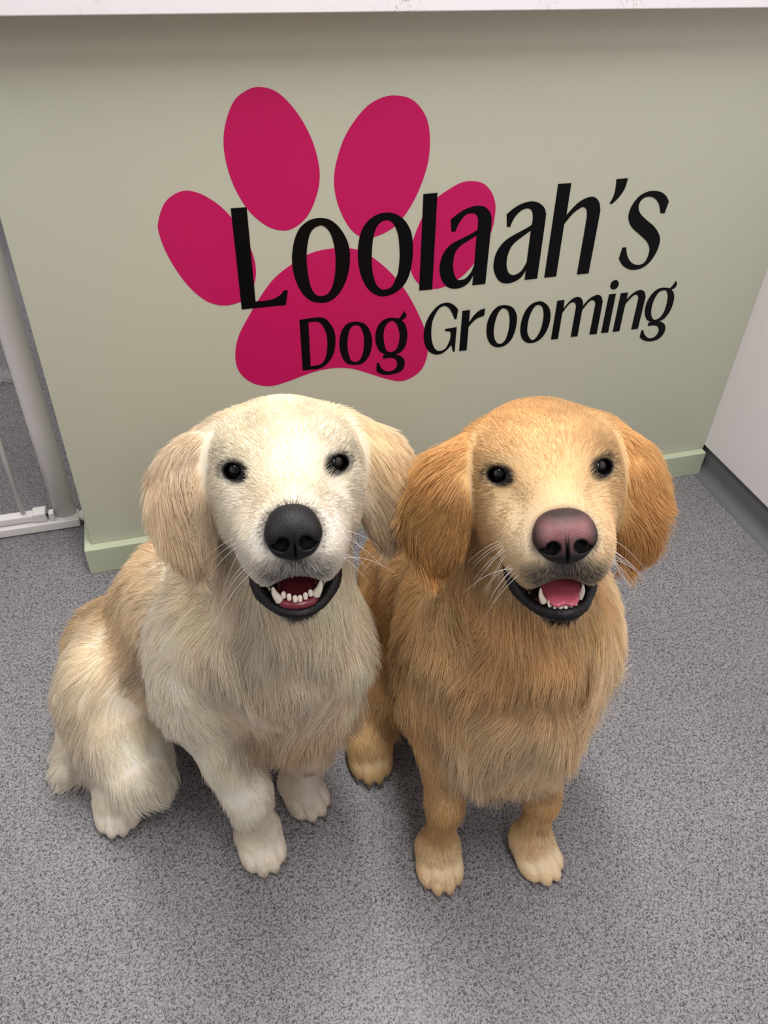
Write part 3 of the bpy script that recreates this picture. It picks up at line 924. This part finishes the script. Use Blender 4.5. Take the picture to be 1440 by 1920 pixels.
def face_parts(root, frame, S, C):
    O, M = np.asarray(frame[0]), np.asarray(frame[1])
    w = lambda p: O + M @ np.asarray(p, float)
    M4 = Matrix([list(M[i]) + [O[i]] for i in range(3)] + [[0, 0, 0, 1]])
    # eyes
    for s in (-1, 1):
        V, F = [], []
        nu, nv = 32, 18
        for i in range(nv + 1):
            t = math.pi * i / nv
            for j in range(nu):
                p = 2 * math.pi * j / nu
                V.append((0.0116 * math.sin(t) * math.cos(p), 0.0116 * math.sin(t) * math.sin(p), 0.0116 * math.cos(t) * 1.03))
        for i in range(nv):
            for j in range(nu):
                F.append((i * nu + j, (i + 1) * nu + j, (i + 1) * nu + (j + 1) % nu, i * nu + (j + 1) % nu))
        o = mesh_obj('eye', V, F, M_EYE, root, True)
        o.matrix_world = M4 @ Matrix.Translation((s * 0.0440, 0.0, 0.0018)) @ Matrix.Rotation(math.radians(s * 10), 4, 'Y') @ Matrix.Rotation(math.radians(-6), 4, 'X')
    # nose leather
    Nb = Body()
    Nb.frame(O, M)
    Nb.el((0, -0.031, 0.093), (0.0225 * S['nw'], 0.0150, 0.0165), k=0.008)
    Nb.el((0, -0.026, 0.087), (0.0200 * S['nw'], 0.0120, 0.0150), k=0.008)
    for s in (-1, 1):
        Nb.el((s * 0.0150 * S['nw'], -0.0375, 0.0955), (0.0102, 0.0112, 0.0125), (0, s * 20, 0), k=0.008)
        Nb.el((s * 0.0085, -0.0490, 0.0965), (0.0105, 0.0085, 0.0095), k=0.008)
    Nb.el((0, -0.0445, 0.1005), (0.0075, 0.0135, 0.0085), k=0.008)
    for s in (-1, 1):
        Nb.cut((s * 0.0105 * S['nw'], -0.0415, 0.1105), (0.0056, 0.0056, 0.0110), (0, 0, s * 28), k=0.003)
        Nb.cut((s * 0.0150 * S['nw'], -0.0452, 0.1050), (0.0066, 0.0028, 0.0100), (0, s * 35, s * 14), k=0.003)
    Nb.cut((0, -0.0520, 0.1100), (0.0008, 0.0120, 0.0060), k=0.002)
    V, Q = Nb.mesh(0.0009, 0.004)
    X = (V - O) @ M
    top = np.clip((X[:, 1] + 0.050) / 0.020, 0, 1)
    top *= np.clip((0.0245 * S['nw'] - np.abs(X[:, 0])) / 0.013, 0.12, 1) * np.clip(1 - (X[:, 1] + 0.0235) / 0.009, 0.12, 1)
    cav = np.min([np.abs(Nb._d(s_, V)) for s_ in Nb.S], axis=0)
    top *= np.clip((cav - 0.0005) / 0.002, 0, 1)
    vc = lin(C['nose_low'])[None] * (1 - top[:, None]) + lin(C['nose'])[None] * top[:, None]
    ins = np.clip((0.0016 - cav) / 0.0012, 0, 1)[:, None]  # shade inside the nostrils is put into the colour
    vc = vc * (1 - ins) + lin((4, 3, 4)) * ins
    np_mesh('nose', V, Q, M_NOSE, root, vc)
    # lips: dark folds from one corner of the mouth round the chin to the other
    lp = spline([w(p) for p in S['lip']], 14)
    nn = len(lp)
    lrng = np.random.default_rng(9)
    u = np.linspace(-1, 1, nn)
    rr = 0.0048 + 0.0022 * np.exp(-((np.abs(u) - 0.62) / 0.2) ** 2) - 0.0030 * np.clip((np.abs(u) - 0.85) / 0.15, 0, 1) + S['lipf'] * np.exp(-(u / 0.22) ** 2)
    rr = rr * lrng.uniform(0.95, 1.05, nn)
    tube('lip', lp, rr, M_LIP, root, 14)
    # lower teeth
    for i, x in enumerate(S['incisors']):
        p = w((x, S['ty'] + 0.004 * abs(x) / 0.012, 0.0735 - 0.0035 * (abs(x) / 0.012) ** 2))
        V, F = [], []
        for a, (h_, r_) in enumerate(((-0.003, 0.0018), (0.0, 0.0023), (0.0022, 0.0021), (0.0036, 0.0010))):
            for j in range(10):
                t = 2 * math.pi * j / 10
                V.append(p + M @ np.array([r_ * math.cos(t), h_, r_ * 0.7 * math.sin(t)]))
        for a in range(3):
            for j in range(10):
                F.append((a * 10 + j, (a + 1) * 10 + j, (a + 1) * 10 + (j + 1) % 10, a * 10 + (j + 1) % 10))
        F.append(tuple(range(30, 40))[::-1])
        mesh_obj('tooth', V, F, M_TOOTH, root, True)
    for base, tipp in S['canines']:
        base, tipp = np.array(base), np.array(tipp)
        pts = spline([w(base), w((base * 0.5 + tipp * 0.5) + np.array([np.sign(base[0]) * 0.0012, 0, 0.001])), w(tipp)], 6)
        tube('tooth', pts, (np.linspace(1, 0, len(pts)) ** 0.75 * 0.0042 + 0.0005) * S['ct'], M_TOOTH, root, 12)
    # gum and tongue
    g = spline([w((-0.019, S['ty'] - 0.001, 0.050)), w((-0.013, S['ty'] - 0.0045, 0.068)), w((0, S['ty'] - 0.0055, 0.0725)), w((0.013, S['ty'] - 0.0045, 0.068)), w((0.019, S['ty'] - 0.001, 0.050))], 6)
    tube('gum', g, 0.0042, M_GUM, root, 12)
    Tb = Body()
    Tb.frame(O, M)
    tx, ty, tz = S['tongue']
    Tb.el((tx - 0.006, ty, tz - 0.012), (0.0125, 0.0060, 0.034), (14, 0, 0), k=0.004)
    Tb.el((tx + 0.006, ty, tz - 0.012), (0.0125, 0.0060, 0.034), (14, 0, 0), k=0.004)
    V, Q = Tb.mesh(0.0014, 0.004)
    np_mesh('tongue', V, Q, M_TONGUE if S['pink'] else M_GUM, root, np.ones((len(V), 3)))
    # whiskers
    rng = np.random.default_rng(5)
    W = []
    for s in (-1, 1):
        for i in range(S['whiskers']):
            a = np.array([s * rng.uniform(0.034, 0.043), rng.uniform(-0.074, -0.048), rng.uniform(0.045, 0.078)])
            d = nrm(np.array([s * rng.uniform(0.5, 1.1), rng.uniform(-0.7, 0.15), rng.uniform(-0.1, 0.5)]))
            l = rng.uniform(0.025, 0.05)
            t = np.linspace(0, 1, 8)[:, None]
            W.append([w(q) for q in a + d * l * t + np.array([0, -0.55, -0.15]) * l * t ** 2])
    W = np.array(W)
    o = strands('whiskers', W, np.broadcast_to(0.00023 * (1 - 0.8 * np.linspace(0, 1, 8)), W.shape[:2]), np.full((len(W), 3), 0.8), M_FUR, root)
    tag(o, kind='stuff')


M_GUM = mat('dark_red_gum', (112, 40, 52), 0.3, 0.5)
M_NOSE = coat_material('nose_leather', False)
_b = M_NOSE.node_tree.nodes['Principled BSDF']
_b.inputs['Roughness'].default_value = 0.50
_b.inputs['Specular IOR Level'].default_value = 0.3
_vo = node(M_NOSE, 'ShaderNodeTexVoronoi')
_vo.inputs['Scale'].default_value = 900
_tc = node(M_NOSE, 'ShaderNodeTexCoord')
_bu = node(M_NOSE, 'ShaderNodeBump')
_bu.inputs['Strength'].default_value = 0.5
_bu.inputs['Distance'].default_value = 0.0006
link(M_NOSE, _tc.outputs['Object'], _vo.inputs['Vector'])
link(M_NOSE, _vo.outputs['Distance'], _bu.inputs['Height'])
link(M_NOSE, _bu.outputs[0], _b.inputs['Normal'])

DENS = 140000        # strands per square metre where density is 1
VOX = 0.0025

# ---- the cream retriever, turned three-quarters, sitting on the left
CL = dict(face=(240, 232, 214), top=(241, 230, 206), bridge=(240, 226, 200), muzzle=(238, 232, 222), jaw=(236, 226, 210),
          ear=(238, 220, 194), ear2=(240, 222, 192), tip=(238, 218, 188), smudge=(96, 88, 80), bag=(196, 188, 174), grey=(150, 146, 144),
          nose_rim=(70, 66, 66), nose=(28, 26, 28), nose_low=(13, 12, 14))
SL = dict(lipf=0.0006, ct=1.0, mw=0.0215, mh=0.0125, smudge=1.6, bag=0.75, grey=1.7, rad=0.00027, nw=0.93, ty=-0.1075, pink=False, whiskers=7,
          lip=[(-0.040, -0.086, 0.022), (-0.037, -0.103, 0.036), (-0.029, -0.114, 0.050), (-0.018, -0.119, 0.065), (0, -0.1215, 0.0735), (0.018, -0.119, 0.065), (0.030, -0.112, 0.050), (0.038, -0.100, 0.036), (0.040, -0.084, 0.022)],
          incisors=[-0.0125, -0.0078, -0.0026, 0.0018, 0.0068, 0.0115], canines=[((-0.0165, -0.109, 0.066), (-0.0215, -0.094, 0.071)), ((0.0165, -0.107, 0.066), (0.0215, -0.092, 0.071))],
          tongue=(0.001, -0.106, 0.050))
FL = (np.array([0.0903, 0.6017, 0.6950]), np.array([[0.9924, 0.0385, -0.1168], [-0.1226, 0.3853, -0.9146], [0.0098, 0.9220, 0.3871]]))
cream = empty('golden_retriever', (0.02, 0.75, 0))
tag(cream, 'cream coated golden retriever with black nose sitting beside the darker golden dog', 'dog')
B = Body()
W, TAN, GR, PE = (243, 236, 222), (224, 197, 156), (247, 234, 215), (243, 230, 206)
hd = np.array([0.62, -0.78, 0])
B.rc((0.070, 0.705, 0.385), 0.098, (-0.015, 0.830, 0.285), 0.103, k=0.06, flow=(-0.5, 0.55, -0.75), ln=0.032, col=(234, 220, 196))          # ribcage
B.rc((-0.015, 0.830, 0.285), 0.102, (-0.115, 0.915, 0.130), 0.088, k=0.06, flow=(-0.45, 0.4, -0.9), ln=0.034, col=TAN)
B.el((-0.150, 0.925, 0.110), (0.090, 0.095, 0.085), k=0.06, flow=(-0.4, 0.2, -1), ln=0.034, col=(230, 210, 178))
B.rc((0.100, 0.680, 0.625), 0.070, (0.070, 0.725, 0.460), 0.098, k=0.05, flow=(-0.1, 0.15, -1), ln=0.045, col=PE, lift=0.2)       # neck
B.rc((0.092, 0.640, 0.560), 0.060, (0.082, 0.640, 0.430), 0.082, k=0.05, flow=(0.05, -0.15, -1), ln=0.055, col=(242, 232, 214), lift=0.22)   # throat
B.el((0.072, 0.650, 0.360), (0.110, 0.070, 0.110), (0, 0, -20), k=0.05, flow=(0.1, -0.1, -1), ln=0.055, col=GR, lift=0.25)           # ruff
B.el((0.092, 0.640, 0.265), (0.078, 0.060, 0.075), k=0.05, flow=(0.2, -0.15, -1), ln=0.052, col=(234, 212, 178), lift=0.25)
B.el((-0.030, 0.690, 0.340), (0.058, 0.068, 0.115), (0, 8, 0), k=0.04, flow=(0.15, -0.1, -1), ln=0.034, col=W)                    # shoulder
B.rc((-0.022, 0.675, 0.280), 0.058, (0.012, 0.600, 0.130), 0.026, k=0.035, flow=(0.25, -0.3, -1), ln=0.028, col=W)                  # foreleg
p1 = paw(B, (0.0235, 0.5545), (0.12, -1), (232, 222, 206))
B.rc((0.012, 0.604, 0.140), 0.026, p1, 0.024, k=0.025, flow=(0.1, -0.1, -1), ln=0.016, col=W)
B.rc((0.130, 0.690, 0.280), 0.052, (0.114, 0.668, 0.110), 0.024, k=0.03, flow=(0, -0.1, -1), ln=0.028, col=GR)
p2 = paw(B, (0.1085, 0.6200), (0.30, -1), (226, 214, 200))
B.rc((0.114, 0.672, 0.120), 0.024, p2, 0.023, k=0.025, flow=(0, -0.1, -1), ln=0.014, col=GR)
B.rc((0.02, 0.72, 0.25), 0.075, (-0.06, 0.82, 0.19), 0.085, k=0.05, flow=(-0.2, 0.1, -1), ln=0.045, col=GR)                         # belly
B.el((-0.158, 0.835, 0.150), (0.075, 0.105, 0.105), (0, 0, -30), k=0.04, flow=(-0.15, -0.35, -1), ln=0.036, col=(236, 224, 202))     # thigh
B.rc((-0.150, 0.760, 0.115), 0.060, (-0.135, 0.710, 0.095), 0.044, k=0.04, flow=(0.1, -0.3, -1), ln=0.045, col=W, lift=0.25)         # knee
B.rc((-0.140, 0.735, 0.080), 0.042, (-0.215, 0.790, 0.046), 0.032, k=0.03, flow=(-0.7, -0.2, -0.8), ln=0.036, col=W, lift=0.3)       # shank and hock
p3 = paw(B, (-0.1830, 0.6680), (-0.08, -1), (234, 226, 212))
B.rc((-0.185, 0.765, 0.045), 0.034, p3, 0.027, k=0.03, flow=(0, -0.6, -0.8), ln=0.018, col=W)
B.rc((-0.020, 0.900, 0.10), 0.09, (0.06, 0.84, 0.07), 0.06, k=0.05, flow=(0.2, -0.3, -1), ln=0.035, col=GR)                        # far thigh
p4 = paw(B, (0.085, 0.745), (0.5, -1), W)
B.rc((0.06, 0.84, 0.06), 0.045, p4, 0.027, k=0.03, flow=(0.2, -0.6, -1), ln=0.02, col=W)
B.rc((-0.180, 0.980, 0.055), 0.036, (-0.225, 0.880, 0.033), 0.028, k=0.04, flow=(-0.2, -1, -0.2), ln=0.045, col=PE)                # tail
B.rc((-0.225, 0.880, 0.033), 0.028, (-0.256, 0.784, 0.022), 0.018, k=0.03, flow=(-0.5, -1, -0.3), ln=0.036, col=W, lift=0.35)
B.frame(*FL)
head(B, CL, [((-0.064, 0.014, -0.06), (-0.124, -0.040, -0.06), (-0.0916, -0.120, -0.04), (-0.078, -0.020, -0.045), 1.0),
             ((0.066, 0.012, -0.065), (0.118, -0.028, -0.085), (0.1010, -0.110, -0.07), (0.079, -0.050, -0.062), 0.5)], SL)
finish('cream', B, cream, FL, SL, CL, DENS, 21, VOX)
face_parts(cream, FL, SL, CL)
for tp, dr in (((0.0235, 0.5545), (0.12, -1)), ((0.1085, 0.6200), (0.30, -1)), ((-0.1830, 0.6680), (-0.08, -1))):
    claws(tp, dr, cream)
settle(cream)

# ---- the darker golden retriever, facing the viewer, sitting on the right
CG = dict(face=(224, 192, 146), top=(222, 186, 136), bridge=(218, 182, 134), muzzle=(232, 214, 184), jaw=(226, 204, 168),
          ear=(222, 180, 122), ear2=(226, 186, 130), tip=(206, 158, 100), smudge=(66, 52, 38), bag=(150, 122, 84), grey=(112, 106, 102),
          nose_rim=(52, 48, 48), nose=(128, 88, 88), nose_low=(24, 20, 21))
SG = dict(lipf=0.0026, ct=0.75, mw=0.0215, mh=0.0125, smudge=2.2, bag=0.55, grey=2.2, rad=0.00027, nw=1.11, ty=-0.1135, pink=True, whiskers=15,
          lip=[(-0.047, -0.074, 0.018), (-0.043, -0.094, 0.032), (-0.034, -0.110, 0.047), (-0.020, -0.1180, 0.063), (0, -0.1200, 0.0725), (0.018, -0.1180, 0.065), (0.026, -0.1125, 0.050), (0.032, -0.102, 0.036), (0.035, -0.087, 0.022)],
          incisors=[-0.0115, -0.0070, -0.0024, 0.0024, 0.0070, 0.0115], canines=[((-0.0165, -0.109, 0.066), (-0.0195, -0.093, 0.071)), ((0.0165, -0.109, 0.062), (0.0195, -0.094, 0.066))],
          tongue=(0.001, -0.1015, 0.057))
FG = (np.array([0.3325, 0.5382, 0.6942]), np.array([[0.9469, -0.0127, -0.3213], [-0.2890, 0.4045, -0.8677], [0.1409, 0.9145, 0.3794]]))
gold = empty('golden_retriever', (0.36, 0.72, 0))
tag(gold, 'darker golden retriever with pinkish brown nose and tongue showing, sitting beside the cream dog', 'dog')
B = Body()
A, Cc_, LT, DK = (229, 200, 154), (238, 217, 184), (240, 221, 190), (218, 182, 130)
B.rc((0.365, 0.640, 0.400), 0.110, (0.385, 0.790, 0.300), 0.118, k=0.06, flow=(0, 0.5, -0.85), ln=0.034, col=A)
B.rc((0.385, 0.790, 0.300), 0.116, (0.400, 0.950, 0.150), 0.112, k=0.06, flow=(0.05, 0.5, -0.85), ln=0.034, col=DK)
B.el((0.402, 0.970, 0.120), (0.120, 0.105, 0.110), k=0.06, flow=(0, 0.3, -1), ln=0.034, col=DK)
B.rc((0.360, 0.615, 0.620), 0.076, (0.362, 0.665, 0.465), 0.104, k=0.05, flow=(0, 0.1, -1), ln=0.045, col=A, lift=0.2)
B.rc((0.345, 0.565, 0.560), 0.062, (0.350, 0.570, 0.440), 0.088, k=0.05, flow=(0, -0.15, -1), ln=0.055, col=(228, 198, 152), lift=0.22)
B.el((0.370, 0.570, 0.370), (0.122, 0.075, 0.115), (0, 0, -6), k=0.05, flow=(0, -0.1, -1), ln=0.060, col=Cc_, lift=0.27)
B.el((0.355, 0.532, 0.256), (0.090, 0.062, 0.090), k=0.08, flow=(0, -0.05, -1), ln=0.060, col=LT, lift=0.25)
for s, xx in ((-1, 0.280), (1, 0.462)):
    B.el((xx + s * 0.006, 0.620, 0.340), (0.052, 0.070, 0.115), (0, s * -6, 0), k=0.04, flow=(0.0, -0.15, -1), ln=0.040, col=A if s < 0 else Cc_)
B.rc((0.278, 0.600, 0.270), 0.050, (0.270, 0.520, 0.130), 0.019, k=0.035, flow=(0, -0.2, -1), ln=0.022, col=(222, 190, 142))
q1 = paw(B, (0.2575, 0.4625), (-0.18, -1), (228, 204, 168), 0.033)
B.rc((0.270, 0.524, 0.140), 0.019, q1, 0.021, k=0.025, flow=(0, -0.1, -1), ln=0.014, col=(218, 184, 134))
B.rc((0.430, 0.590, 0.270), 0.048, (0.412, 0.505, 0.120), 0.019, k=0.03, flow=(0, -0.2, -1), ln=0.022, col=(222, 190, 144))
q2 = paw(B, (0.4130, 0.4365), (0.16, -1), (230, 208, 174), 0.033)
B.rc((0.412, 0.508, 0.130), 0.019, q2, 0.021, k=0.025, flow=(0, -0.1, -1), ln=0.014, col=(220, 188, 140))
B.rc((0.37, 0.68, 0.25), 0.085, (0.38, 0.80, 0.18), 0.10, k=0.05, flow=(0, 0, -1), ln=0.045, col=A)
for s, xx in ((-1, 0.315), (1, 0.500)):
    B.el((xx, 0.855, 0.145), (0.072, 0.110, 0.110), k=0.04, flow=(0, -0.3, -1), ln=0.036, col=DK)
    B.rc((xx - 0.01, 0.775, 0.120), 0.058, (xx - 0.035, 0.745, 0.085), 0.048, k=0.04, flow=(0, -0.3, -1), ln=0.040, col=A)
q3 = paw(B, (0.2070, 0.6545), (-0.12, -1), (222, 192, 146))
B.rc((0.268, 0.770, 0.070), 0.045, q3, 0.028, k=0.03, flow=(-0.1, -0.6, -1), ln=0.018, col=(218, 184, 134))
q4 = paw(B, (0.5400, 0.6600), (0.15, -1), (222, 192, 146))
B.rc((0.480, 0.770, 0.070), 0.045, q4, 0.028, k=0.03, flow=(0.1, -0.6, -1), ln=0.018, col=A)
B.rc((0.420, 1.050, 0.055), 0.036, (0.520, 1.130, 0.040), 0.024, k=0.04, flow=(0.6, 0.7, -0.3), ln=0.05, col=A)
B.frame(*FG)
head(B, CG, [((-0.064, 0.014, -0.055), (-0.120, -0.024, -0.032), (-0.1075, -0.108, -0.017), (-0.080, -0.031, -0.030), 0.7),
             ((0.064, 0.012, -0.06), (0.107, -0.036, -0.06), (0.0897, -0.122, -0.04), (0.076, -0.046, -0.045), 0.3)], SG)
finish('gold', B, gold, FG, SG, CG, DENS, 41, VOX)
face_parts(gold, FG, SG, CG)
for tp, dr in (((0.2575, 0.4625), (-0.18, -1)), ((0.4130, 0.4365), (0.16, -1)), ((0.2070, 0.6545), (-0.12, -1))):
    claws(tp, dr, gold)
settle(gold)

# ------------------------------------------------------------------ a tuft of shed hair beyond the gate
rng = np.random.default_rng(77)
n = 260
a = np.array([-0.440, 2.075, 0.003]) + rng.normal(size=(n, 3)) * [0.012, 0.010, 0.002]
dv = nrm(rng.normal(size=(n, 3)) * [1, 1, 0.4])
s = np.linspace(0, 1, 6)[None, :, None]
P = a[:, None] + dv[:, None] * 0.026 * s + np.cross(dv, [0, 0, 1.0])[:, None] * rng.uniform(-0.02, 0.02, (n, 1, 1)) * s ** 2
P[:, :, 2] = np.abs(P[:, :, 2] - 0.001) + 0.001
tuft = strands('fur_tuft', P, np.full(P.shape[:2], 0.0004), np.full((n, 3), 0.75), M_FUR, None)
tag(tuft, 'small tuft of shed white hair lying on the grey floor beyond the safety gate', 'fur tuft')
